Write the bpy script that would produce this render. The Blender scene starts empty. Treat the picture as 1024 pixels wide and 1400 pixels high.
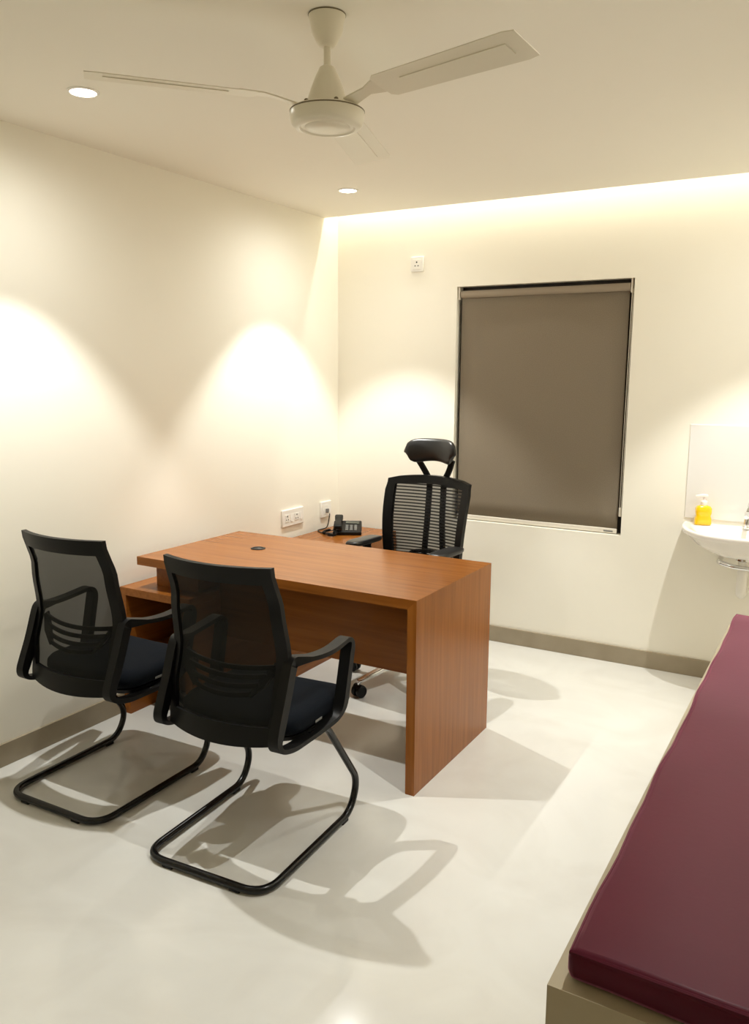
import bpy, bmesh, math, random
from mathutils import Vector, Matrix
random.seed(7)
PI = math.pi
scene = bpy.context.scene
COL = scene.collection

# ------------------------------------------------------------------ camera
F_PX, PITCH, YAW, ROLL, EYE = 1116.74, 0.16575, 0.52382, 0.006506, 1.542
cp, sp, cw, sw = math.cos(PITCH), math.sin(PITCH), math.cos(YAW), math.sin(YAW)
fwd = Vector((-sw*cp, cw*cp, -sp)); rgt = Vector((cw, sw, 0)); upv = rgt.cross(fwd)
r2 = rgt*math.cos(ROLL) + upv*math.sin(ROLL); u2 = upv*math.cos(ROLL) - rgt*math.sin(ROLL)
cam_data = bpy.data.cameras.new('camera')
cam_data.sensor_fit = 'VERTICAL'; cam_data.sensor_height = 36.0
cam_data.lens = F_PX/1400*36.0
cam_data.clip_start = 0.02
cam = bpy.data.objects.new('camera', cam_data); COL.objects.link(cam)
M = Matrix.Identity(4)
for i, v in enumerate((r2, u2, -fwd)):
    M[0][i], M[1][i], M[2][i] = v
M.translation = (0, 0, EYE)
cam.matrix_world = M
scene.camera = cam

# ------------------------------------------------------------------ world, exposure
world = bpy.data.worlds.new('night'); scene.world = world; world.use_nodes = True
world.node_tree.nodes['Background'].inputs[0].default_value = (0.01, 0.012, 0.018, 1)
world.node_tree.nodes['Background'].inputs[1].default_value = 0.3
vs = scene.view_settings
vs.view_transform = 'Standard'; vs.look = 'None'; vs.gamma = 1.0; vs.use_curve_mapping = False
vs.exposure = 0.44
SPOT_W, SPILL_W, SPOT_COL = 64.0, 16.0, (1.0, 1.0, 0.95)
scene.cycles.diffuse_bounces = 8
SPOT_ANGLE, SPOT_BLEND = 82, 0.35
COVE_W, COVE_COL = 7.0, (1.0, 0.97, 0.88)

# ------------------------------------------------------------------ helpers
def lin(r, g, b):
    f = lambda c: (c/255/12.92) if c/255 <= 0.04045 else ((c/255+0.055)/1.055)**2.4
    return (f(r), f(g), f(b), 1)

def mat(name, col, rough=0.5, metal=0.0, noise=0.0, nscale=(20, 20, 20), col2=None, bump=0.0, bscale=200.0, coat=0.0, spec=0.5, detail=4.0, lo=0.35, hi=0.65):
    m = bpy.data.materials.new(name); m.use_nodes = True
    nt = m.node_tree; b = nt.nodes['Principled BSDF']
    b.inputs['Base Color'].default_value = col
    b.inputs['Roughness'].default_value = rough
    b.inputs['Metallic'].default_value = metal
    b.inputs['Specular IOR Level'].default_value = spec
    b.inputs['Coat Weight'].default_value = coat
    tc = nt.nodes.new('ShaderNodeTexCoord')
    if col2 is not None:
        mp = nt.nodes.new('ShaderNodeMapping'); mp.inputs['Scale'].default_value = nscale
        nt.links.new(tc.outputs['Object'], mp.inputs['Vector'])
        n = nt.nodes.new('ShaderNodeTexNoise'); n.inputs['Scale'].default_value = 1.0
        n.inputs['Detail'].default_value = detail; n.inputs['Distortion'].default_value = noise
        nt.links.new(mp.outputs[0], n.inputs['Vector'])
        r = nt.nodes.new('ShaderNodeValToRGB')
        r.color_ramp.elements[0].position = lo; r.color_ramp.elements[0].color = col
        r.color_ramp.elements[1].position = hi; r.color_ramp.elements[1].color = col2
        nt.links.new(n.outputs['Fac'], r.inputs['Fac'])
        nt.links.new(r.outputs['Color'], b.inputs['Base Color'])
    if bump > 0:
        n2 = nt.nodes.new('ShaderNodeTexNoise'); n2.inputs['Scale'].default_value = bscale
        nt.links.new(tc.outputs['Object'], n2.inputs['Vector'])
        bp = nt.nodes.new('ShaderNodeBump'); bp.inputs['Strength'].default_value = bump
        bp.inputs['Distance'].default_value = 0.002
        nt.links.new(n2.outputs['Fac'], bp.inputs['Height'])
        nt.links.new(bp.outputs['Normal'], b.inputs['Normal'])
    return m

def emit(name, col, strength):
    m = bpy.data.materials.new(name); m.use_nodes = True
    b = m.node_tree.nodes['Principled BSDF']
    b.inputs['Base Color'].default_value = (0.8, 0.8, 0.8, 1)
    b.inputs['Emission Color'].default_value = (*col, 1)
    b.inputs['Emission Strength'].default_value = strength
    return m

def mesh_fabric(name, col, opacity, stripes=0.0, axis='Z', duty=0.5):
    """woven see-through net: threads are opaque, the holes between let light pass"""
    m = bpy.data.materials.new(name); m.use_nodes = True
    nt = m.node_tree; b = nt.nodes['Principled BSDF']; out = nt.nodes['Material Output']
    b.inputs['Base Color'].default_value = col; b.inputs['Roughness'].default_value = 0.7
    b.inputs['Specular IOR Level'].default_value = 0.2
    t = nt.nodes.new('ShaderNodeBsdfTransparent'); mx = nt.nodes.new('ShaderNodeMixShader')
    mx.inputs[0].default_value = opacity
    if stripes:
        tc = nt.nodes.new('ShaderNodeTexCoord'); s = nt.nodes.new('ShaderNodeSeparateXYZ')
        nt.links.new(tc.outputs['Object'], s.inputs[0])
        a = nt.nodes.new('ShaderNodeMath'); a.operation = 'MULTIPLY'; a.inputs[1].default_value = stripes
        nt.links.new(s.outputs[axis], a.inputs[0])
        fr = nt.nodes.new('ShaderNodeMath'); fr.operation = 'FRACT'; nt.links.new(a.outputs[0], fr.inputs[0])
        lt = nt.nodes.new('ShaderNodeMath'); lt.operation = 'LESS_THAN'; lt.inputs[1].default_value = duty
        nt.links.new(fr.outputs[0], lt.inputs[0])
        mr = nt.nodes.new('ShaderNodeMapRange'); mr.inputs['To Min'].default_value = opacity; mr.inputs['To Max'].default_value = 0.97
        nt.links.new(lt.outputs[0], mr.inputs['Value']); nt.links.new(mr.outputs[0], mx.inputs[0])
    nt.links.new(t.outputs[0], mx.inputs[1]); nt.links.new(b.outputs[0], mx.inputs[2])
    nt.links.new(mx.outputs[0], out.inputs['Surface'])
    return m

def obj(name, bm, m, parent=None, smooth=False, bevel=0.0, seg=2, subsurf=0, angle=40):
    me = bpy.data.meshes.new(name)
    bmesh.ops.recalc_face_normals(bm, faces=bm.faces)
    bm.to_mesh(me); bm.free()
    me.materials.append(m)
    o = bpy.data.objects.new(name, me); COL.objects.link(o)
    if parent is not None: o.parent = parent
    if bevel > 0:
        md = o.modifiers.new('bevel', 'BEVEL'); md.width = bevel; md.segments = seg
        md.limit_method = 'ANGLE'; md.angle_limit = math.radians(50)
        smooth = True
    if subsurf:
        md = o.modifiers.new('sub', 'SUBSURF'); md.levels = subsurf; md.render_levels = subsurf
        smooth = True
    if smooth:
        for p in me.polygons: p.use_smooth = True
        if not subsurf:
            try: me.set_sharp_from_angle(angle=math.radians(angle))
            except Exception: pass
    return o

def tag(o, label, cat, group=None):
    o['label'] = label; o['category'] = cat
    if group: o['group'] = group
    return o

def thing(name, label, cat, loc=(0, 0, 0), rz=0.0, group=None):
    o = bpy.data.objects.new(name, None); COL.objects.link(o)
    o.empty_display_size = 0.1
    o.location = loc; o.rotation_euler = (0, 0, rz)
    return tag(o, label, cat, group)

def struct(name, bm, m, **k):
    o = obj(name, bm, m, **k); o['kind'] = 'structure'; return o

def box(bm, x0, x1, y0, y1, z0, z1):
    vs_ = [bm.verts.new((x, y, z)) for z in (z0, z1) for y in (y0, y1) for x in (x0, x1)]
    for f in ((0, 1, 3, 2), (4, 6, 7, 5), (0, 4, 5, 1), (1, 5, 7, 3), (3, 7, 6, 2), (2, 6, 4, 0)):
        bm.faces.new([vs_[i] for i in f])
    return vs_

def bx(*a):
    bm = bmesh.new(); box(bm, *a); return bm

def fillet(pts, r, n=6, closed=False):
    pts = [Vector(p) for p in pts]; out = []
    N = len(pts)
    for i, p in enumerate(pts):
        if not closed and i in (0, N-1): out.append(p); continue
        a, b = pts[i-1], pts[(i+1) % N]
        rr = r[i] if isinstance(r, (list, tuple)) else r
        da, db = (a-p), (b-p)
        d = min(rr, da.length*0.49, db.length*0.49)
        if d < 1e-5: out.append(p); continue
        A, B = p+da.normalized()*d, p+db.normalized()*d
        for k in range(n+1):
            t = k/n; out.append(A*(1-t)**2 + p*2*t*(1-t) + B*t*t)
    return out

def tube(bm, pts, r, sides=10, closed=False, cap=True):
    pts = [Vector(p) for p in pts]; N = len(pts); rings = []
    rad = r if isinstance(r, (list, tuple)) else [r]*N
    T = []
    for i in range(N):
        a = pts[i-1] if (i > 0 or closed) else pts[i]
        b = pts[(i+1) % N] if (i < N-1 or closed) else pts[i]
        T.append((b-a).normalized())
    ref = Vector((0, 0, 1)) if abs(T[0].z) < 0.9 else Vector((1, 0, 0))
    nrm = (ref - T[0]*ref.dot(T[0])).normalized()
    for i in range(N):
        nrm = (nrm - T[i]*nrm.dot(T[i])).normalized()
        bi = T[i].cross(nrm)
        rings.append([bm.verts.new(pts[i] + (nrm*math.cos(a) + bi*math.sin(a))*rad[i]) for a in [2*PI*k/sides for k in range(sides)]])
    for i in range(N if closed else N-1):
        A, B = rings[i], rings[(i+1) % N]
        for k in range(sides):
            bm.faces.new((A[k], A[(k+1) % sides], B[(k+1) % sides], B[k]))
    if cap and not closed:
        bm.faces.new(rings[0][::-1]); bm.faces.new(rings[-1])

def strap(bm, pts, widths, thick, lat=(1, 0, 0), closed=False):
    """rectangular section swept along a path; lat is the width direction"""
    pts = [Vector(p) for p in pts]; N = len(pts); lat = Vector(lat).normalized(); rings = []
    wd = widths if isinstance(widths, (list, tuple)) else [widths]*N
    th = thick if isinstance(thick, (list, tuple)) else [thick]*N
    for i in range(N):
        a = pts[i-1] if (i > 0 or closed) else pts[i]
        b = pts[(i+1) % N] if (i < N-1 or closed) else pts[i]
        t = (b-a).normalized(); l = (lat - t*lat.dot(t)).normalized(); n = t.cross(l)
        w, h = wd[i]/2, th[i]/2
        rings.append([bm.verts.new(pts[i] + l*s*w + n*q*h) for s, q in ((-1, -1), (1, -1), (1, 1), (-1, 1))])
    for i in range(N if closed else N-1):
        A, B = rings[i], rings[(i+1) % N]
        for k in range(4): bm.faces.new((A[k], A[(k+1) % 4], B[(k+1) % 4], B[k]))
    if not closed:
        bm.faces.new(rings[0][::-1]); bm.faces.new(rings[-1])

def lathe(bm, prof, n=32, c=(0, 0, 0), cap=True):
    rings = []
    for r, z in prof:
        rings.append([bm.verts.new((c[0]+r*math.cos(2*PI*k/n), c[1]+r*math.sin(2*PI*k/n), c[2]+z)) for k in range(n)])
    for A, B in zip(rings, rings[1:]):
        for k in range(n): bm.faces.new((A[k], A[(k+1) % n], B[(k+1) % n], B[k]))
    if cap:
        bm.faces.new(rings[0][::-1]); bm.faces.new(rings[-1])

def lathe_at(prof, n=32, c=(0, 0, 0), cap=True):
    bm = bmesh.new(); lathe(bm, prof, n, c, cap); return bm

def loft(bm, rings, cap=True):
    R = [[bm.verts.new(p) for p in ring] for ring in rings]; n = len(R[0])
    for A, B in zip(R, R[1:]):
        for k in range(n): bm.faces.new((A[k], A[(k+1) % n], B[(k+1) % n], B[k]))
    if cap: bm.faces.new(R[0][::-1]); bm.faces.new(R[-1])

def copy_tree(o, parent=None):
    c = o.copy(); COL.objects.link(c); c.parent = parent
    for ch in [x for x in o.children]: copy_tree(ch, c)
    return c

# ------------------------------------------------------------------ materials
M_wall = mat('wall_paint', (0.91, 0.88, 0.785, 1), 0.75, col2=(0.90, 0.87, 0.775, 1), nscale=(1.5, 1.5, 1.5), bump=0.06, bscale=120, spec=0.25)
M_ceil = mat('ceiling_paint', (0.91, 0.885, 0.80, 1), 0.85, bump=0.04, bscale=120, spec=0.2)
M_floor = mat('vitrified_tile', (0.69, 0.685, 0.65, 1), 0.14, col2=(0.63, 0.615, 0.575, 1), noise=1.6, nscale=(2.1, 2.6, 2), detail=7, lo=0.42, hi=0.8, spec=0.5)
M_skirt = mat('skirting_tile', lin(160, 148, 126), 0.4, col2=lin(150, 138, 116), nscale=(6, 6, 6))
def wood(name, sc): return mat(name, (0.31, 0.108, 0.018, 1), 0.27, col2=(0.215, 0.067, 0.009, 1), noise=0.4, nscale=sc, detail=6, lo=0.3, hi=0.75, spec=0.28)
M_woodx = wood('laminate_grain_across', (2.0, 45, 45))
M_woody = wood('laminate_grain_along', (45, 2.0, 45))
M_woodz = wood('laminate_grain_upright', (45, 45, 2.0))
M_edge = mat('laminate_edge_band', lin(196, 136, 82), 0.4, col2=lin(176, 116, 64), nscale=(30, 30, 30))
M_black = mat('black_plastic', (0.0035, 0.0035, 0.0033, 1), 0.45, spec=0.22)
M_blackgloss = mat('black_powder_coat', (0.004, 0.004, 0.004, 1), 0.25, spec=0.4)
M_leather = mat('black_leatherette', (0.012, 0.012, 0.013, 1), 0.33, bump=0.15, bscale=400)
M_seat = mat('dark_navy_fabric', (0.006, 0.008, 0.012, 1), 0.9, col2=(0.004, 0.0055, 0.008, 1), nscale=(300, 300, 300), spec=0.1, bump=0.3, bscale=900)
M_net = mesh_fabric('black_chair_net', (0.006, 0.0065, 0.005, 1), 0.87)
M_net2 = mesh_fabric('black_ribbed_net', (0.012, 0.012, 0.012, 1), 0.66, stripes=62.0, duty=0.45)
M_chrome = mat('chrome', (0.75, 0.75, 0.75, 1), 0.12, metal=1.0)
M_white = mat('white_plastic', lin(240, 238, 232), 0.35)
M_hole = mat('socket_hole', (0.02, 0.02, 0.02, 1), 0.6)
M_fan = mat('ivory_enamel', lin(232, 226, 208), 0.3)
M_gap = mat('dark_rubber_seam', lin(120, 108, 84), 0.6)
M_ceramic = mat('white_ceramic', lin(246, 243, 238), 0.12, coat=0.4)
M_panel = mat('white_splash_tile', (0.80, 0.785, 0.76, 1), 0.15)
M_blind = mat('blind_fabric', lin(136, 125, 109), 0.9, col2=lin(128, 117, 101), nscale=(250, 20, 250), spec=0.1)
M_rail = mat('blind_rail', lin(226, 220, 208), 0.4)
M_tubefab = mat('blind_tube_fabric', lin(160, 148, 132), 0.85, spec=0.1)
M_frame = mat('dark_window_frame', lin(40, 32, 26), 0.4)
M_glass = mat('night_glass', (0.004, 0.005, 0.007, 1), 0.05)
M_vinyl = mat('burgundy_vinyl', (0.070, 0.0045, 0.0145, 1), 0.40, col2=(0.062, 0.004, 0.0125, 1), nscale=(3, 3, 3), bump=0.05, bscale=60, spec=0.14)
_v = M_vinyl.node_tree.nodes['Principled BSDF']
_v.inputs['Sheen Weight'].default_value = 1.0; _v.inputs['Sheen Roughness'].default_value = 0.35; _v.inputs['Sheen Tint'].default_value = (1.0, 0.34, 0.60, 1)  # pink sheen put into the vinyl imitates reflected light on the far end
M_beige = mat('beige_laminate', lin(168, 156, 130), 0.45, col2=lin(160, 148, 122), nscale=(8, 8, 8))
M_soap = mat('yellow_soap', lin(244, 196, 10), 0.15, coat=0.5)
M_pump = mat('pump_white', lin(245, 236, 230), 0.35)
M_key = mat('phone_key', lin(120, 120, 118), 0.5)
M_screen = mat('phone_screen', lin(70, 76, 70), 0.2)
M_glow = emit('downlight_diffuser', (1.0, 0.95, 0.85), 14.0)
M_led = emit('led_tape', (1.0, 0.88, 0.68), 3.0)
M_pvc = mat('white_pvc', lin(235, 232, 224), 0.35)

# ------------------------------------------------------------------ room shell
XL, XR, YF, YB = -2.795, 0.345, -1.0, 4.373
ZC, ZT, COVE_Y = 2.458, 2.66, 4.223
struct('floor', bx(XL-0.15, XR+0.15, YF-0.15, YB+0.2, -0.12, 0.0), M_floor)
struct('wall_left', bx(XL-0.15, XL, YF-0.15, YB+0.2, 0.0, ZT+0.1), M_wall)
struct('wall_right', bx(XR, XR+0.15, YF-0.15, YB+0.2, 0.0, ZT+0.1), M_wall)
struct('wall_front', bx(XL, XR, YF-0.15, YF, 0.0, ZT+0.1), M_wall)
WX0, WX1, WZ0, WZ1 = -1.994, -1.006, 0.704, 2.041
bm = bmesh.new()
# one wall with a rectangular window opening (ring of quads, real thickness)
xs = [XL, WX0, WX1, XR]; zs = [0.0, WZ0, WZ1, ZT+0.1]
V = {}
for k, y in enumerate((YB, YB+0.2)):
    for i, x in enumerate(xs):
        for j, z in enumerate(zs): V[i, j, k] = bm.verts.new((x, y, z))
for i in range(3):
    for j in range(3):
        if (i, j) == (1, 1): continue
        for k in (0, 1): bm.faces.new([V[i, j, k], V[i+1, j, k], V[i+1, j+1, k], V[i, j+1, k]])
for a, b in (((1, 1), (2, 1)), ((2, 1), (2, 2)), ((2, 2), (1, 2)), ((1, 2), (1, 1)), ((0, 0), (3, 0)), ((3, 0), (3, 3)), ((3, 3), (0, 3)), ((0, 3), (0, 0))):
    bm.faces.new([V[(*a, 0)], V[(*b, 0)], V[(*b, 1)], V[(*a, 1)]])
struct('wall_back', bm, M_wall)
# lowered ceiling stops short of the back wall; upper slab closes the light cove
struct('ceiling', bx(XL, XR, YF, COVE_Y, ZC, ZC+0.012), M_ceil)
struct('ceiling', bx(XL, XR, YF, YB, ZT, ZT+0.1), M_ceil)
# skirting
SK = 0.094
struct('baseboard_left', bx(XL, XL+0.012, YF+0.012, YB-0.012, 0.0, SK), M_skirt, bevel=0.002)
struct('baseboard_back', bx(XL, XR, YB-0.012, YB, 0.0, SK), M_skirt, bevel=0.002)
struct('baseboard_front', bx(XL, XR, YF, YF+0.012, 0.0, SK), M_skirt, bevel=0.002)
struct('baseboard_right', bx(XR-0.012, XR, YF+0.012, YB-0.012, 0.0, SK), M_skirt, bevel=0.002)

# window: dark frame and night-dark glass behind the blind
w = bpy.data.objects.new('window_1', None); COL.objects.link(w); w['kind'] = 'structure'
w.location = ((WX0+WX1)/2, YB+0.1, WZ0)
hw, hh = (WX1-WX0)/2, WZ1-WZ0
bm = bmesh.new()
box(bm, -hw, -hw+0.045, -0.03, 0.03, 0, hh); box(bm, hw-0.045, hw, -0.03, 0.03, 0, hh)
box(bm, -hw+0.045, hw-0.045, -0.03, 0.03, 0, 0.045); box(bm, -hw+0.045, hw-0.045, -0.03, 0.03, hh-0.045, hh)
box(bm, -0.025, 0.025, -0.03, 0.03, 0.045, hh-0.045)
obj('window_frame', bm, M_frame, w)
for s in (-1, 1):
    a, b = sorted((s*0.025, s*(hw-0.045)))
    obj('pane', bx(a, b, -0.004, 0.004, 0.045, hh-0.045), M_glass, w)

# ------------------------------------------------------------------ lamps
def downlight(x, y, label, k=1.0):
    t = thing('downlight', label, 'ceiling light', (x, y, ZC), 0, 'recessed ceiling downlights')
    bm = bmesh.new()
    prof = [(0.052, 0.0), (0.052, -0.003), (0.049, -0.005), (0.043, -0.005), (0.041, -0.002), (0.041, 0.0)]
    lathe(bm, prof, 32, cap=False); obj('trim_ring', bm, M_white, t, smooth=True)
    obj('diffuser', lathe_at([(0.041, -0.001), (0.041, -0.003), (0.036, -0.0045)], 32), M_glow, t, smooth=True)
    ld = bpy.data.lights.new('downlight_beam', 'SPOT')
    ld.energy = SPOT_W*k; ld.color = SPOT_COL; ld.spot_size = math.radians(SPOT_ANGLE); ld.spot_blend = SPOT_BLEND
    ld.shadow_soft_size = 0.014
    lo = bpy.data.objects.new('downlight_beam', ld); COL.objects.link(lo); lo.parent = t; lo.location = (0, 0, -0.012)
    ls = bpy.data.lights.new('downlight_spill', 'SPOT')
    ls.energy = SPILL_W*k; ls.color = SPOT_COL; ls.spot_size = math.radians(176); ls.spot_blend = 1.0; ls.shadow_soft_size = 0.014
    lo = bpy.data.objects.new('downlight_spill', ls); COL.objects.link(lo); lo.parent = t; lo.location = (0, 0, -0.012)
    return t
downlight(-2.28, 2.01, 'round recessed ceiling downlight above the visitor chairs beside the left wall')
downlight(-2.28, 3.66, 'round recessed ceiling downlight near the corner, above the desk phone')
downlight(-0.235, 2.01, 'round recessed ceiling downlight above the burgundy couch mattress', 0.75)
downlight(-0.235, 3.66, 'round recessed ceiling downlight in front of the washbasin')

t = thing('led_strip', 'warm glowing cove strip hidden above the ceiling edge along the window wall', 'strip light', ((XL+XR)/2, 4.29, ZT))
L = (XR-XL)/2-0.02
obj('tape', bx(-L, L, -0.008, 0.008, -0.006, 0.0), M_led, t)
ld = bpy.data.lights.new('cove_glow', 'AREA'); ld.shape = 'RECTANGLE'; ld.size = 2*L; ld.size_y = 0.02
ld.energy = COVE_W; ld.color = COVE_COL
lo = bpy.data.objects.new('cove_glow', ld); COL.objects.link(lo); lo.parent = t; lo.location = (0, 0, -0.008)   # shines straight down the gap

# ------------------------------------------------------------------ desk
XD, Y0, Y1, ZD, TH = -1.2776, 2.517, 3.219, 0.75, 0.037
DX = -2.66
desk = thing('desk', 'brown wood laminate office desk with waterfall side panel and grommet hole', 'desk', ((DX+XD)/2, (Y0+Y1)/2, 0))
ox, oy = (DX+XD)/2, (Y0+Y1)/2
def L_(x): return x-ox
def K_(y): return y-oy
def prism_xz(poly, y0, y1):
    bm = bmesh.new()
    a = [bm.verts.new((x, y0, z)) for x, z in poly]; b = [bm.verts.new((x, y1, z)) for x, z in poly]
    bm.faces.new(a); bm.faces.new(b[::-1])
    for i in range(len(poly)): bm.faces.new((a[i], a[(i+1) % len(poly)], b[(i+1) % len(poly)], b[i]))
    return bm
# mitred waterfall corner
top = obj('desktop', prism_xz([(L_(DX), ZD-TH), (L_(XD)-TH, ZD-TH), (L_(XD), ZD), (L_(DX), ZD)], K_(Y0), K_(Y1)), M_woodx, desk)
obj('side_panel', prism_xz([(L_(XD)-TH, 0), (L_(XD), 0), (L_(XD), ZD), (L_(XD)-TH, ZD-TH)], K_(Y0), K_(Y1)), M_woodz, desk)
obj('modesty_panel', bx(L_(-2.36), L_(XD)-TH, K_(Y0+0.2), K_(Y0+0.218), 0.385, ZD-TH), M_woodx, desk)
obj('spacer_block', bx(L_(-2.645), L_(-2.40), K_(Y0+0.10), K_(Y1-0.05), 0.5985, ZD-TH), M_woody, desk)
# cable grommet: cap with notch, on the desktop
gx, gy = -2.31, 2.927
g = obj('cable_grommet', lathe_at([(0.034, 0.0), (0.034, 0.002), (0.031, 0.0035), (0.025, 0.0035), (0.023, 0.0015), (0.0, 0.0015)], 28, (L_(gx), K_(gy), ZD), cap=False), M_black, desk, smooth=True)
g['label'] = 'dark round cable grommet'
obj('grommet_slot', bx(L_(gx)-0.002, L_(gx)+0.02, K_(gy)-0.006, K_(gy)+0.004, ZD+0.0015, ZD+0.003), M_key, g)

# low side cabinet along the left wall, carries the desktop and the phone
cab = thing('side_cabinet', 'low brown laminate side cabinet under the desk end, running along the wall', 'cabinet', (-2.57, 3.4, 0))
cx0, cx1, cy0, cy1, cz = -2.775-(-2.57), -2.36-(-2.57), Y0-3.4, YB-0.02-3.4, 0.598
bt = 0.036
obj('top_board', bx(cx0, cx1, cy0, cy1, cz-bt, cz), M_woody, cab, bevel=0.001)
obj('side_board', bx(cx0, cx0+bt, cy0, cy1, 0, cz-bt), M_woody, cab)
obj('side_board', bx(cx1-bt, cx1, cy0, cy1, 0, cz-bt), M_woody, cab)
obj('back_board', bx(cx0+bt, cx1-bt, cy0+0.32, cy0+0.338, 0.0, cz-bt), M_woodx, cab)
obj('shelf', bx(cx0+bt, cx1-bt, cy0+0.05, cy0+0.32, 0.28, 0.298), M_woodx, cab)

# ------------------------------------------------------------------ visitor chairs
def interp(pts, t):
    for (a, va), (b, vb) in zip(pts, pts[1:]):
        if t <= b:
            k = (t-a)/(b-a); k = k*k*(3-2*k) if True else k
            return va + (vb-va)*k
    return pts[-1][1]

def visitor_chair(label, loc, rz):
    t = thing('visitor_chair', label, 'chair', loc, rz, 'black mesh visitor chairs at the desk')
    R = 0.0125; hwid = 0.232
    # one bent steel tube: seat rail, front legs, floor runners joined at the rear
    half = [(hwid, -0.05, 0.41), (hwid, 0.05, 0.41), (hwid, 0.275, 0.115), (hwid, 0.22, R+0.003), (hwid, -0.315, R+0.003)]
    path = [(x, y, z) for x, y, z in half] + [(-x, y, z) for x, y, z in half[::-1]]
    pts = fillet(path, [0, 0.05, 0.11, 0.07, 0.085, 0.085, 0.07, 0.11, 0.05, 0], 9)
    bm = bmesh.new(); tube(bm, pts, R, 12); obj('sled_frame', bm, M_blackgloss, t, smooth=True)
    for sx, sy in ((hwid, 0.17), (-hwid, 0.17), (0.13, -0.315), (-0.13, -0.315)):
        f_ = bmesh.new()
        if sy > 0: box(f_, sx-0.011, sx+0.011, sy-0.02, sy+0.02, 0.0, 0.016)
        else: box(f_, sx-0.02, sx+0.02, sy-0.011, sy+0.011, 0.0, 0.016)
        obj('glide', f_, M_black, t, bevel=0.003)
    # upholstered seat with rounded edges and a hard under-shell
    bm = bmesh.new()
    rings = []
    def outline(s, z, yb=-0.15, yf=0.27, w=0.235, n=40):
        cy, hy = (yb+yf)/2, (yf-yb)/2
        ring = []
        for k in range(n):
            a = 2*PI*k/n; c, sn = math.cos(a), math.sin(a)
            e = 0.32
            x = math.copysign(abs(c)**e, c)*(w-s); y = math.copysign(abs(sn)**e, sn)*(hy-s)
            zz = z - 0.03*max(0, (y/hy))**3 + 0.008*(abs(x)/w)**2
            ring.append((x, cy+y, zz))
        return ring
    for s, z in ((0.02, 0.425), (0.004, 0.432), (0.0, 0.445), (0.002, 0.468), (0.012, 0.482), (0.035, 0.49), (0.10, 0.492)): rings.append(outline(s, z))
    loft(bm, rings); obj('seat', bm, M_seat, t, smooth=True, angle=70)
    bm = bmesh.new()
    loft(bm, [outline(0.06, 0.396), outline(0.012, 0.410), outline(0.008, 0.4245)]); obj('seat_shell', bm, M_black, t, smooth=True)
    # back: curved surface
    ZB, ZTp = 0.425, 0.985
    prof = [(0.0, -0.235), (0.22, -0.215), (0.47, -0.185), (0.75, -0.205), (1.0, -0.245)]
    wid = [(0.0, 0.206), (0.25, 0.220), (0.47, 0.220), (1.0, 0.201)]
    def S(u, v, d=0.0):
        y = interp(prof, v) + 0.045*u*u + d
        z = ZB + (ZTp-ZB)*v + (0.012*(1-u*u) if v < 0.1 else 0)*(-1) 
        return Vector((u*interp(wid, v), y, z))
    nu, nv = 14, 20
    bm = bmesh.new()
    G = [[bm.verts.new(S(-0.93+1.86*i/nu, 0.03+0.93*j/nv)) for i in range(nu+1)] for j in range(nv+1)]
    for j in range(nv):
        for i in range(nu): bm.faces.new((G[j][i], G[j][i+1], G[j+1][i+1], G[j+1][i]))
    obj('mesh_panel', bm, M_net, t, smooth=True)
    # frame: closed band round the border
    uu = 0.93; per = []
    for k in range(15): per.append((-uu+2*uu*k/14, 0.045))
    for k in range(1, 20): per.append((uu, 0.045+0.915*k/20))
    for k in range(15): per.append((uu-2*uu*k/14, 0.965))
    for k in range(1, 20): per.append((-uu, 0.965-0.92*k/20))
    bm = bmesh.new(); N = len(per); rings = []
    for k, (u, v) in enumerate(per):
        side = abs(u) > uu-1e-6; topb = v > 0.9
        wu = 0.07 if side else 0.0; wv = 0.035 if topb else (0.045 if v < 0.1 else 0.0)
        su = math.copysign(1, u) if abs(u) > 0.92 else 0
        sv = 1 if v > 0.9 else (-1 if v < 0.1 else 0)
        inn = (u - su*0.09, v - sv*0.062); outp = (u + su*0.07, v + sv*0.035)
        rings.append([bm.verts.new(S(*inn, -0.008)), bm.verts.new(S(*outp, -0.009)), bm.verts.new(S(*outp, 0.011)), bm.verts.new(S(*inn, 0.008))])
    for k in range(N):
        A, B = rings[k], rings[(k+1) % N]
        for q in range(4): bm.faces.new((A[q], A[(q+1) % 4], B[(q+1) % 4], B[q]))
    obj('back_frame', bm, M_black, t, smooth=True, angle=50)
    # lumbar support: curved ribs joined by end plates
    bm = bmesh.new()
    for i, v in enumerate((0.42, 0.37, 0.32, 0.27)):
        ue = 0.78-0.10*i
        pp = [S(-ue+2*ue*k/16, v-0.022*(1-(2*k/16-1)**2), 0.016) for k in range(17)]
        strap(bm, pp, 0.015, 0.006, (0, 0, 1))
    for s in (-1, 1):
        strap(bm, [S(s*0.80, 0.43, 0.016), S(s*0.66, 0.345, 0.0165), S(s*0.47, 0.26, 0.016)], [0.03, 0.045, 0.02], 0.005, (1, 0, 0.6))
    obj('lumbar_support', bm, M_black, t, smooth=True)
    # arms: moulded loops from the back edge over the elbow, down and under the seat
    for s in (-1, 1):
        x0, x1 = s*0.222, s*0.262
        P = [(x0, -0.135, 0.685), (x1, 0.00, 0.672), (x1, 0.160, 0.692), (x1-s*0.004, 0.10, 0.437), (s*0.236, 0.0, 0.414), (s*0.228, -0.165, 0.412), (s*0.222, -0.238, 0.436), (s*0.221, -0.182, 0.56), (s*0.222, -0.145, 0.665)]
        rad = [0.02, 0.09, 0.05, 0.07, 0.05, 0.05, 0.05, 0.06, 0.02]
        pts = fillet(P, rad, 7, closed=True)
        wl, tl = [], []
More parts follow.
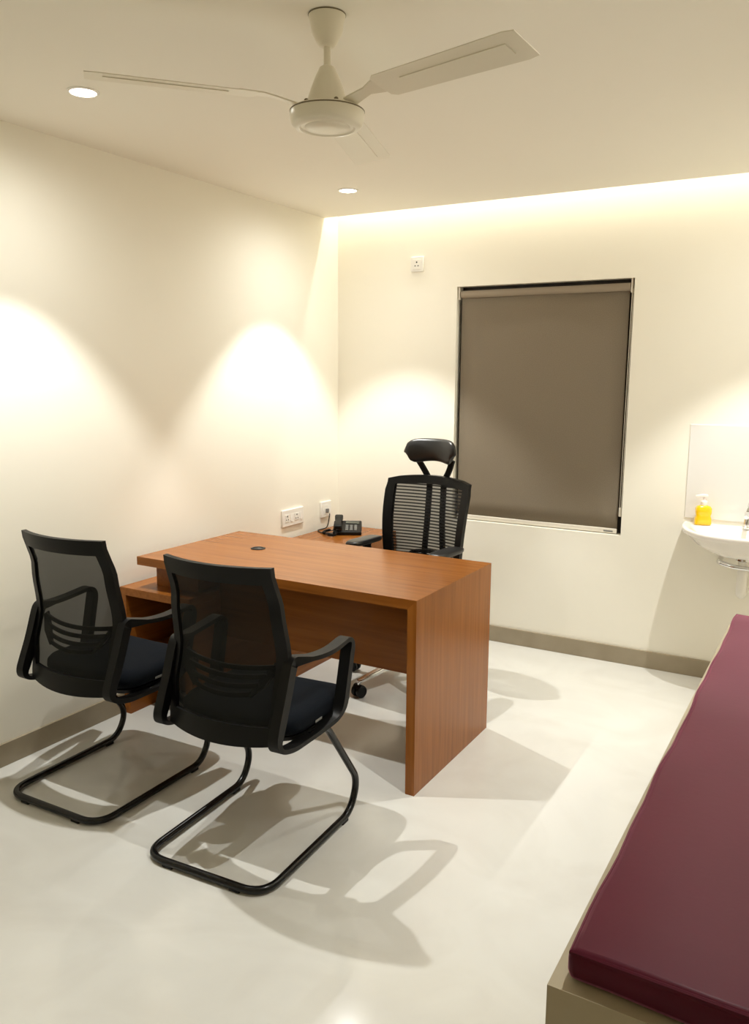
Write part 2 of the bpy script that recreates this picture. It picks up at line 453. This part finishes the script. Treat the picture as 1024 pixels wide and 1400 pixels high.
        for q in pts:
            rear = max(0.0, min(1.0, (-0.08-q.y)/0.06)) * max(0.0, min(1.0, (q.z-0.43)/0.05))
            front = max(0.0, min(1.0, (q.y-0.06)/0.04)) * max(0.0, min(1.0, (0.68-q.z)/0.03)) * max(0.0, min(1.0, (q.z-0.43)/0.04))
            wl.append(0.040 - 0.008*rear); tl.append(0.015 + 0.022*rear + 0.014*front)
        bm = bmesh.new(); strap(bm, pts, wl, tl, closed=True); obj('armrest', bm, M_black, t, bevel=0.004)
    # small care label on the seat edge
    o = obj('care_tag', bx(0.2362, 0.2372, -0.02, 0.02, 0.444, 0.452), M_key, t)
    return t
visitor_chair('black mesh visitor chair on sled base, close to the white side wall', (-2.345, 2.075, 0), math.radians(1.0))
visitor_chair('black mesh visitor chair on sled base, before the middle of the desk', (-1.63, 2.05, 0), math.radians(3.0))

# ------------------------------------------------------------------ office chair
oc = thing('office_chair', 'black high-back mesh office chair with headrest, behind the desk', 'chair', (-1.85, 3.52, 0), math.radians(174))
# local frame: +y is where the sitter looks (towards the visitors), back at -y
for k in range(5):
    a = PI/2 + 2*PI*k/5 + math.radians(-12.5)
    d = Vector((math.cos(a), math.sin(a), 0)); lt = Vector((-d.y, d.x, 0))
    bm = bmesh.new()
    strap(bm, [d*0.035+Vector((0, 0, 0.115)), d*0.16+Vector((0, 0, 0.102)), d*0.31+Vector((0, 0, 0.078))], [0.046, 0.038, 0.028], [0.034, 0.026, 0.016], lt)
    obj('base_leg', bm, M_chrome, oc, bevel=0.005)
    cpos = d*0.305
    bm = bmesh.new(); tube(bm, [cpos+Vector((0, 0, 0.062)), cpos+Vector((0, 0, 0.074))], 0.008, 10)
    ca = obj('caster', bm, M_chrome, oc, smooth=True)
    for s in (-1, 1):
        bm = bmesh.new(); ax = lt*s
        tube(bm, [cpos+ax*0.006+Vector((0, 0, 0.03)), cpos+ax*0.012+Vector((0, 0, 0.03)), cpos+ax*0.024+Vector((0, 0, 0.03)), cpos+ax*0.028+Vector((0, 0, 0.03))], [0.026, 0.03, 0.03, 0.026], 20)
        obj('wheel', bm, M_black, ca, smooth=True)
    bm = bmesh.new()
    tube(bm, [cpos-lt*0.026+Vector((0, 0, 0.046)), cpos+lt*0.026+Vector((0, 0, 0.046))], 0.018, 14); obj('caster_hood', bm, M_black, ca, smooth=True)
obj('gas_column', lathe_at([(0.045, 0.095), (0.045, 0.135), (0.028, 0.14), (0.028, 0.30), (0.018, 0.302), (0.018, 0.42)], 24), M_black, oc, smooth=True)
obj('tilt_mechanism', bx(-0.08, 0.08, -0.13, 0.10, 0.405, 0.445), M_black, oc, bevel=0.012)
bm = bmesh.new()
def seat_ring(s, z, n=44):
    out = []
    for k in range(n):
        a = 2*PI*k/n; c, sn = math.cos(a), math.sin(a)
        x = math.copysign(abs(c)**0.45, c)*(0.228-s); y = math.copysign(abs(sn)**0.45, sn)*(0.24-s)
        out.append((x, y+0.02, z-0.03*max(0, y/0.24)**3))
    return out
loft(bm, [seat_ring(0.02, 0.446), seat_ring(0.0, 0.462), seat_ring(0.0, 0.49), seat_ring(0.015, 0.512), seat_ring(0.05, 0.522), seat_ring(0.13, 0.522)])
obj('seat', bm, M_seat, oc, smooth=True, angle=70)
# back
def OS(u, v, d=0.0):
    w_ = 0.222 + 0.026*math.sin(PI*min(1, v*1.05)*0.5)
    z = 0.56 + 0.455*v + 0.022*(1-u*u)*v*v
    y = -0.19 - 0.05*v**1.5 + 0.045*u*u + d - 0.02*math.sin(PI*v)*-1
    return Vector((u*w_, y, z))
bm = bmesh.new(); nu, nv = 14, 18
G = [[bm.verts.new(OS(-0.88+1.76*i/nu, 0.04+0.92*j/nv)) for i in range(nu+1)] for j in range(nv+1)]
for j in range(nv):
    for i in range(nu): bm.faces.new((G[j][i], G[j][i+1], G[j+1][i+1], G[j+1][i]))
obj('mesh_panel', bm, M_net2, oc, smooth=True)
per = []; uu = 0.9
for k in range(15): per.append((-uu+2*uu*k/14, 0.04))
for k in range(1, 20): per.append((uu, 0.04+0.92*k/20))
for k in range(15): per.append((uu-2*uu*k/14, 0.96))
for k in range(1, 20): per.append((-uu, 0.96-0.92*k/20))
bm = bmesh.new(); rings = []
for u, v in per:
    su = math.copysign(1, u) if abs(u) > 0.89 else 0
    sv = 1 if v > 0.9 else (-1 if v < 0.1 else 0)
    inn = (u-su*0.085, v-sv*0.045); ou = (u+su*0.10*(0.75 if sv else 1), v+sv*0.04*(0.75 if su else 1))
    rings.append([bm.verts.new(OS(*inn, 0.010)), bm.verts.new(OS(*ou, 0.012)), bm.verts.new(OS(*ou, -0.018)), bm.verts.new(OS(*inn, -0.012))])
for k in range(len(per)):
    A, B = rings[k], rings[(k+1) % len(per)]
    for q in range(4): bm.faces.new((A[q], A[(q+1) % 4], B[(q+1) % 4], B[q]))
obj('back_frame', bm, M_black, oc, smooth=True, angle=50)
# two rear struts that carry the headrest
for s in (-1, 1):
    pts = fillet([(s*0.062, -0.20, 0.44), (s*0.058, -0.255, 0.60), (s*0.045, -0.262, 0.80), (s*0.042, -0.278, 1.005), (s*0.078, -0.272, 1.065), (s*0.105, -0.25, 1.12)], 0.05, 6)
    bm = bmesh.new(); strap(bm, pts, 0.030, 0.018); obj('back_strut', bm, M_black, oc, bevel=0.004)
pts = [(0.12*math.cos(2*PI*k/28), -0.215+0.0*math.sin(2*PI*k/28), 0.615+0.028*math.sin(2*PI*k/28)) for k in range(28)]
bm = bmesh.new(); tube(bm, pts, 0.010, 8, closed=True); obj('lumbar_ring', bm, M_black, oc, smooth=True)
bm = bmesh.new(); strap(bm, fillet([(0, -0.05, 0.425), (0, -0.22, 0.425), (0, -0.25, 0.58)], 0.06, 6), [0.10]*9, 0.018); obj('back_bar', bm, M_black, oc, bevel=0.004)
# headrest cushion
bm = bmesh.new(); rings = []
for k in range(21):
    u = -1+2*k/20; e = (1-abs(u)**7)**0.5 if abs(u) < 1 else 0.0
    e = max(e, 0.18)
    ring = []
    for q in range(20):
        a = 2*PI*q/20
        hz = math.copysign(abs(math.sin(a))**0.75, math.sin(a))
        ring.append((u*(0.152 if hz > 0 else 0.152+0.024*hz), -0.255+0.055*u*u+0.030*e*math.cos(a), 1.152 + 0.068*e*hz + (0.006 if hz > 0 else 0.026)*(1-u*u)))
    rings.append(ring)
loft(bm, rings); obj('headrest', bm, M_leather, oc, smooth=True, angle=80)
# arms
for s in (-1, 1):
    bm = bmesh.new()
    pts = fillet([(s*0.10, 0.0, 0.432), (s*0.24, 0.0, 0.432), (s*0.243, 0.0, 0.695)], 0.06, 6)
    strap(bm, pts, 0.055, 0.02, (0, 1, 0)); obj('arm_post', bm, M_black, oc, bevel=0.004)
    bm = bmesh.new(); rings = []
    for k in range(13):
        v = -1+2*k/12; e = max(0.55, (1-abs(v)**6)**0.5)
        ring = []
        for q in range(16):
            a = 2*PI*q/16; c, sn = math.cos(a), math.sin(a)
            ring.append((s*0.245+math.copysign(abs(c)**0.5, c)*0.043*e, 0.02+v*0.125, 0.708+math.copysign(abs(sn)**0.6, sn)*0.015*e))
        rings.append(ring)
    loft(bm, rings); obj('arm_pad', bm, M_leather, oc, smooth=True, angle=80)

# ------------------------------------------------------------------ telephone on the side cabinet
ph = thing('telephone', 'black desk telephone with corded handset and keypad on the low cabinet', 'telephone', (-2.58, 4.14, 0.598), math.radians(30))
# local: user side -y
bm = bmesh.new(); vsx = box(bm, -0.085, 0.085, -0.09, 0.09, 0.0, 0.03)
for v_ in vsx:
    if v_.co.z > 0.01 and v_.co.y > 0: v_.co.z += 0.03
    if v_.co.z > 0.01 and v_.co.y < 0: v_.co.z -= 0.006
obj('phone_body', bm, M_black, ph, bevel=0.006)
def slope(y): return 0.0245 + (y+0.09)/0.18*0.0355
for r_ in range(4):
    for c_ in range(3):
        x, y = -0.002+c_*0.026, -0.065+r_*0.022
        k_ = bx(x-0.008, x+0.008, y-0.006, y+0.006, slope(y)-0.002, slope(y)+0.004)
        for v_ in k_.verts: v_.co.z += (v_.co.y-y)*0.2
        obj('key', k_, M_key, ph)
s_ = bx(-0.012, 0.07, 0.035, 0.07, slope(0.052)-0.002, slope(0.052)+0.003)
for v_ in s_.verts: v_.co.z += (v_.co.y-0.052)*0.2
obj('display', s_, M_screen, ph)
bm = bmesh.new()
strap(bm, [(-0.055, -0.105, 0.046), (-0.055, -0.07, 0.054), (-0.055, -0.03, 0.066), (-0.055, 0.03, 0.076), (-0.055, 0.07, 0.078), (-0.055, 0.105, 0.078)], [0.05, 0.05, 0.036, 0.036, 0.05, 0.05], [0.034, 0.036, 0.022, 0.022, 0.036, 0.034])
obj('handset', bm, M_black, ph, bevel=0.008)
# cords in the phone's own frame
def to_ph(p):
    a = -math.radians(30); x, y, z = p[0]+2.58, p[1]-4.14, p[2]-0.598
    return (x*math.cos(a)-y*math.sin(a), x*math.sin(a)+y*math.cos(a), z)
bm = bmesh.new()
w1 = fillet([(-2.758, 4.215, 0.69), (-2.756, 4.205, 0.66), (-2.758, 4.19, 0.603), (-2.77, 4.09, 0.602), (-2.70, 4.03, 0.602), (-2.64, 4.06, 0.602), (-2.62, 4.09, 0.606)], 0.03, 5)
tube(bm, [to_ph(p) for p in w1], 0.0032, 7); obj('line_cord', bm, M_black, ph, smooth=True)
bm = bmesh.new(); n = 260; pts = []
base = [Vector(p) for p in fillet([(-0.057, -0.118, 0.040), (-0.062, -0.150, 0.012), (-0.10, -0.14, 0.010), (-0.15, -0.06, 0.010), (-0.125, 0.01, 0.010), (-0.088, 0.0, 0.016)], 0.05, 8)]
for k in range(n+1):
    f_ = k/n*(len(base)-1); i = min(int(f_), len(base)-2); q = base[i].lerp(base[i+1], f_-i)
    a = k*0.9; pts.append(q+Vector((math.cos(a)*0.006, 0.0, math.sin(a)*0.006+0.0015)))
tube(bm, pts, 0.0024, 5); obj('coiled_cord', bm, M_black, ph, smooth=True)

# ------------------------------------------------------------------ wall sockets
def plate(parent, axis, w_, h_, d):
    return obj('cover_plate', bx(-w_/2, w_/2, -d, 0, -h_/2, h_/2), M_white, parent, bevel=0.004)
def socket_face(parent, x, s=0.04):
    o = obj('socket_insert', bx(x-s/2, x+s/2, -0.0145, -0.012, -s*0.55, s*0.55), M_white, parent, bevel=0.001)
    for dx, dz, r_ in ((0, 0.011, 0.0048), (-0.0095, -0.009, 0.0036), (0.0095, -0.009, 0.0036)):
        bm = bmesh.new(); tube(bm, [(x+dx, -0.0135, dz), (x+dx, -0.0152, dz)], r_, 10); obj('pin_hole', bm, M_hole, o)
def rocker(parent, x, w_=0.022, h_=0.044):
    b_ = bx(x-w_/2, x+w_/2, -0.016, -0.012, -h_/2, h_/2)
    for v_ in b_.verts:
        if v_.co.y < -0.014 and v_.co.z > 0: v_.co.y += 0.003
    obj('switch_rocker', b_, M_white, parent, bevel=0.0008)
s1 = thing('switch_socket', 'wide white switch and socket plate on side wall above the desk', 'wall socket', (XL, 3.864, 0.717), math.radians(90))
plate(s1, 'x', 0.212, 0.10, 0.012)
socket_face(s1, -0.062); rocker(s1, -0.018); socket_face(s1, 0.032); rocker(s1, 0.076)
s2 = thing('phone_socket', 'small white square wall socket in the corner above the telephone', 'wall socket', (XL, 4.216, 0.715), math.radians(90))
plate(s2, 'x', 0.112, 0.10, 0.012)
rocker(s2, 0.03); o_ = obj('jack_insert', bx(-0.035, 0.01, -0.0145, -0.012, -0.028, 0.028), M_white, s2)
obj('plug', bx(-0.012, 0.006, -0.03, -0.0145, -0.02, 0.004), M_key, s2, bevel=0.002)
s3 = thing('power_socket', 'white three-pin power socket high on the window wall', 'wall socket', (-2.247, YB, 2.178), 0)
plate(s3, 'y', 0.084, 0.084, 0.012); socket_face(s3, 0.0, 0.05)

# ------------------------------------------------------------------ roller blind
rb = thing('roller_blind', 'grey brown roller blind drawn fully down over the window', 'blind', ((WX0+WX1)/2, YB+0.03, WZ0))
bw0, bw1 = -0.474, 0.466
bm = bmesh.new()
nx, nz = 8, 14
G = [[bm.verts.new((bw0+(bw1-bw0)*i/nx, 0.004*math.sin(i*1.1+0.3), 0.028+(hh-0.075)*j/nz)) for i in range(nx+1)] for j in range(nz+1)]
for j in range(nz):
    for i in range(nx): bm.faces.new((G[j][i], G[j][i+1], G[j+1][i+1], G[j+1][i]))
fab = obj('fabric', bm, M_blind, rb, smooth=True)
md = fab.modifiers.new('thick', 'SOLIDIFY'); md.thickness = 0.001
bm = bmesh.new(); tube(bm, [(bw0-0.004, 0.004, hh-0.042), (bw1+0.004, 0.004, hh-0.042)], 0.021, 24); obj('roller_tube', bm, M_tubefab, rb, smooth=True)
for s in (bw0-0.012, bw1+0.012):
    obj('end_bracket', bx(s-0.004, s+0.004, -0.018, 0.028, hh-0.072, hh), M_rail, rb)
br = obj('bottom_rail', bx(bw0, bw1, -0.006, 0.008, 0.004, 0.030), M_rail, rb, bevel=0.003)
obj('maker_sticker', bx(bw1-0.07, bw1-0.02, -0.0068, -0.006, 0.011, 0.019), M_key, br)
bm = bmesh.new()
for s in (-0.003, 0.006):
    tube(bm, [(bw1+0.016+s*0.6, -0.012+s*0.5, hh-0.05), (bw1+0.014+s*1.0, -0.012, 0.5), (bw1+0.014+s, -0.012, 0.15)], 0.0018, 6)
obj('pull_chain', bm, M_rail, rb, smooth=True)
obj('chain_weight', bx(bw1+0.008, bw1+0.022, -0.017, -0.007, 0.10, 0.15), M_rail, rb, bevel=0.003)

# ------------------------------------------------------------------ washbasin
BXC, BZ = -0.385, 0.815
wb = thing('washbasin', 'white ceramic wall-hung washbasin with chrome tap', 'sink', (BXC, YB, BZ))
def dring(sx, sy, z, yoff=0.0, n=48, e=0.75):
    out = []
    for k in range(n):
        a = 2*PI*k/n; c, sn = math.cos(a), math.sin(a)
        x = math.copysign(abs(c)**e, c)*sx
        if sn > 0: y = -0.002 if yoff == 0 else yoff + sn*0.0
        y = (-abs(sn)**0.9*sy if sn < 0 else 0.0) - 0.005 + yoff
        if sn > 0: x = c*sx
        out.append((x, y, z))
    return out
def ell(sx, sy, z, cy, n=48):
    return [(math.cos(2*PI*k/n)*sx, cy+math.sin(2*PI*k/n)*sy, z) for k in range(n)]
bm = bmesh.new()
loft(bm, [dring(0.09, 0.16, -0.135), dring(0.16, 0.24, -0.12), dring(0.24, 0.315, -0.075), dring(0.285, 0.352, -0.032), dring(0.302, 0.368, -0.022), dring(0.304, 0.370, -0.006), dring(0.300, 0.366, 0.0),
          dring(0.287, 0.352, 0.0), ell(0.225, 0.125, -0.003, -0.205), ell(0.215, 0.115, -0.012, -0.205), ell(0.17, 0.09, -0.08, -0.205), ell(0.06, 0.035, -0.108, -0.205), ell(0.022, 0.022, -0.11, -0.205)])
obj('basin', bm, M_ceramic, wb, smooth=True, angle=60)
tap = obj('tap', lathe_at([(0.026, 0.0), (0.026, 0.008), (0.020, 0.014), (0.018, 0.075), (0.016, 0.08)], 24, (0.0, -0.062, 0.0005)), M_chrome, wb, smooth=True)
bm = bmesh.new(); tube(bm, fillet([(0.0, -0.062, 0.055), (0.0, -0.13, 0.085), (0.0, -0.165, 0.07)], 0.03, 6), 0.011, 12); obj('spout', bm, M_chrome, tap, smooth=True)
bm = bmesh.new(); strap(bm, [(0.0, -0.062, 0.082), (0.0, -0.055, 0.10), (0.0, -0.03, 0.125)], [0.022, 0.016, 0.012], 0.008); obj('lever', bm, M_chrome, tap, bevel=0.002)
bm = bmesh.new()
lathe(bm, [(0.03, -0.150), (0.034, -0.146), (0.034, -0.137)], 24, (0, -0.13, 0)); obj('waste_nut', bm, M_chrome, wb, smooth=True)
bm = bmesh.new(); tube(bm, fillet([(0, -0.13, -0.15), (0, -0.13, -0.32), (0, -0.06, -0.32), (0, -0.006, -0.32)], 0.05, 8), 0.024, 16); obj('waste_pipe', bm, M_pvc, wb, smooth=True)
bm = bmesh.new(); tube(bm, fillet([(-0.115, -0.004, -0.17), (-0.115, -0.12, -0.17), (-0.03, -0.15, -0.182), (0.06, -0.15, -0.182)], 0.03, 6), 0.012, 12); obj('supply_pipe', bm, M_chrome, wb, smooth=True)
tag(obj('splash_panel', bx(-0.689, -0.081, YB-0.006, YB, 0.835, 1.31), M_panel, bevel=0.002), 'plain white splash panel on the wall above the washbasin', 'panel')

# soap pump bottle
so = thing('soap_bottle', 'small bottle of yellow liquid soap with white pump on the basin', 'soap bottle', (-0.592, 4.312, BZ+0.001), math.radians(20))
bm = bmesh.new()
def sq(w_, d, z, n=24, e=0.5):
    return [(math.copysign(abs(math.cos(2*PI*k/n))**e, math.cos(2*PI*k/n))*w_, math.copysign(abs(math.sin(2*PI*k/n))**e, math.sin(2*PI*k/n))*d, z) for k in range(n)]
loft(bm, [sq(0.036, 0.022, 0.0), sq(0.040, 0.025, 0.004), sq(0.039, 0.025, 0.03), sq(0.034, 0.022, 0.045), sq(0.038, 0.025, 0.06), sq(0.038, 0.025, 0.082), sq(0.03, 0.02, 0.093), sq(0.014, 0.014, 0.098)])
obj('bottle', bm, M_soap, so, smooth=True)
obj('pump_collar', lathe_at([(0.015, 0.096), (0.016, 0.098), (0.016, 0.116), (0.012, 0.12), (0.006, 0.121), (0.006, 0.138)], 20), M_pump, so, smooth=True)
bm = bmesh.new(); strap(bm, [(0.016, 0, 0.144), (-0.005, 0, 0.146), (-0.04, 0, 0.140)], [0.022, 0.022, 0.010], 0.014, (0, 1, 0)); obj('pump_head', bm, M_pump, so, bevel=0.003)

# ------------------------------------------------------------------ examination couch
CB = thing('examination_couch', 'beige laminate examination couch base under the burgundy mattress', 'couch', (0.0, 2.15, 0))
bx0, bx1, by0, by1, bz = -0.333, 0.325, 1.128-2.15, 3.33-2.15, 0.60
obj('top_board', bx(bx0+0.02, bx1-0.02, by0+0.02, by1-0.02, bz-0.02, bz), M_beige, CB)
obj('front_panel', bx(bx0, bx1, by0, by0+0.02, 0.0, bz), M_beige, CB)
obj('back_panel', bx(bx0, bx1, by1-0.02, by1, 0.0, bz), M_beige, CB)
for x in (bx0, bx1-0.02): obj('side_panel', bx(x, x+0.02, by0+0.02, by1-0.02, 0.0, bz), M_beige, CB)
bm = bmesh.new()
mx0, mx1, my0, my1, mz0, mz1 = -0.308, 0.315, 1.150, 3.29, 0.601, 0.657
NX, NY, NZ = 10, 36, 3
def rr(i, j, k):
    x = mx0+(mx1-mx0)*i/NX; y = my0+(my1-my0)*j/NY; z = mz0+(mz1-mz0)*k/NZ
    return x, y, z
Vd = {}
for i in range(NX+1):
    for j in range(NY+1):
        for k in range(NZ+1):
            if i in (0, NX) or j in (0, NY) or k in (0, NZ):
                x, y, z = rr(i, j, k)
                wob = 0.0022*math.sin(y*9.0+1.0)+0.0016*math.sin(y*23.0)
                if i == 0: x += wob + (0.0 if k in (NZ,) else 0.002)
                if i == NX: x -= wob
                if j == 0: y += 0.004*math.sin(x*17)
                if k == NZ and 0 < i < NX and 0 < j < NY: z += 0.003*math.sin(x*7+y*3)+0.002
                if k == NZ and (i in (0, NX) or j in (0, NY)): z += 0.0025*math.sin(y*14+x*19)
                if k in (1, 2):
                    if i == 0: x -= 0.004
                    if j == 0: y -= 0.003
                Vd[i, j, k] = bm.verts.new((x, y, z))
def q4(a, b, c, d): bm.faces.new((Vd[a], Vd[b], Vd[c], Vd[d]))
for i in range(NX):
    for j in range(NY):
        for k in (0, NZ): q4((i, j, k), (i+1, j, k), (i+1, j+1, k), (i, j+1, k))
for i in range(NX):
    for k in range(NZ):
        for j in (0, NY): q4((i, j, k), (i+1, j, k), (i+1, j, k+1), (i, j, k+1))
for j in range(NY):
    for k in range(NZ):
        for i in (0, NX): q4((i, j, k), (i, j+1, k), (i, j+1, k+1), (i, j, k+1))
piping = [Vd[0, j, NZ].co.copy() for j in range(NY+1)] + [Vd[i, NY, NZ].co.copy() for i in range(1, NX+1)] + [Vd[NX, j, NZ].co.copy() for j in range(NY-1, -1, -1)] + [Vd[i, 0, NZ].co.copy() for i in range(NX-1, 0, -1)]
mt = thing('couch_mattress', 'glossy burgundy vinyl mattress lying on the beige couch base', 'mattress', (0, 2.15, mz0))
for v_ in bm.verts: v_.co -= Vector((0, 2.15, mz0))
obj('cushion', bm, M_vinyl, mt, bevel=0.011, seg=3)
bm = bmesh.new(); tube(bm, [p - Vector((0, 2.15, mz0+0.006)) + Vector(((0.003 if p.x < 0 else -0.003), (0.003 if p.y < 2 else -0.003), 0)) for p in piping], 0.0042, 6, closed=True); obj('piping', bm, M_vinyl, mt, smooth=True)

# ------------------------------------------------------------------ ceiling fan
FX, FY = -1.257, 1.915
fan = thing('ceiling_fan', 'ivory three-blade ceiling fan on a short rod', 'ceiling fan', (FX, FY, ZC))
obj('canopy', lathe_at([(0.048, 0.0), (0.048, -0.004), (0.046, -0.010), (0.040, -0.042), (0.028, -0.066), (0.020, -0.076), (0.016, -0.078)], 36), M_fan, fan, smooth=True)
obj('canopy_gasket', lathe_at([(0.0484, -0.004), (0.0492, -0.002), (0.0484, -0.0005)], 36, cap=False), M_gap, fan)
obj('down_rod', lathe_at([(0.0095, -0.078), (0.0095, -0.132)], 16), M_fan, fan, smooth=True)
obj('rod_cover', lathe_at([(0.014, -0.124), (0.020, -0.128), (0.031, -0.150), (0.043, -0.180), (0.053, -0.210), (0.056, -0.230)], 36), M_fan, fan, smooth=True)
hub = obj('motor_housing', lathe_at([(0.056, -0.220), (0.066, -0.222), (0.092, -0.230), (0.098, -0.236), (0.098, -0.248), (0.094, -0.266), (0.085, -0.275), (0.073, -0.277), (0.069, -0.273), (0.060, -0.273), (0.056, -0.277), (0.028, -0.280), (0.0, -0.280)], 48, cap=False), M_fan, fan, smooth=True)
obj('housing_seam', lathe_at([(0.0984, -0.238), (0.0990, -0.236), (0.0984, -0.2345)], 48, cap=False), M_gap, hub)
for k in range(6):
    a = 2*PI*k/6+0.35
    obj('screw', lathe_at([(0.0055, 0), (0.0055, 0.004), (0.003, 0.006)], 10, (0.078*math.cos(a), 0.078*math.sin(a), -0.2270)), M_gap, hub)
for k in range(3):
    a = math.radians(-131.5+120*k); d = Vector((math.cos(a), math.sin(a), 0)); lt = Vector((-d.y, d.x, 0))
    zb = -0.212
    tilt = Vector((0, 0, 1))
    bm = bmesh.new()
    rings = []
    def P(r_, w_, off, th, z=0.0):
        # pitched section
        out = []
        for s, q in ((-1, -1), (1, -1), (1, 1), (-1, 1)):
            out.append(d*r_ + lt*(off+s*w_) + Vector((0, 0, zb+z - s*w_*0.17 + q*th)))
        return out
    loft(bm, [P(0.185, 0.040, 0, 0.0012), P(0.20, 0.052, 0, 0.0012), P(0.42, 0.056, 0, 0.0012), P(0.575, 0.060, 0, 0.0012), P(0.602, 0.054, 0, 0.0012)])
    bl = obj('blade', bm, M_fan, fan, bevel=0.0006)
    bm = bmesh.new()
    loft(bm, [P(0.078, 0.022, 0, 0.002, -0.014), P(0.14, 0.016, 0, 0.002, 0.0), P(0.175, 0.030, 0, 0.002, 0.0032), P(0.235, 0.034, 0, 0.002, 0.0032)])
    obj('blade_bracket', bm, M_fan, bl, bevel=0.0006)
    rib = bmesh.new()
    loft(rib, [P(0.26, 0.018, 0, 0.0012, -0.0024), P(0.56, 0.022, 0, 0.0012, -0.0024)])
    obj('blade_rib', rib, M_fan, bl)
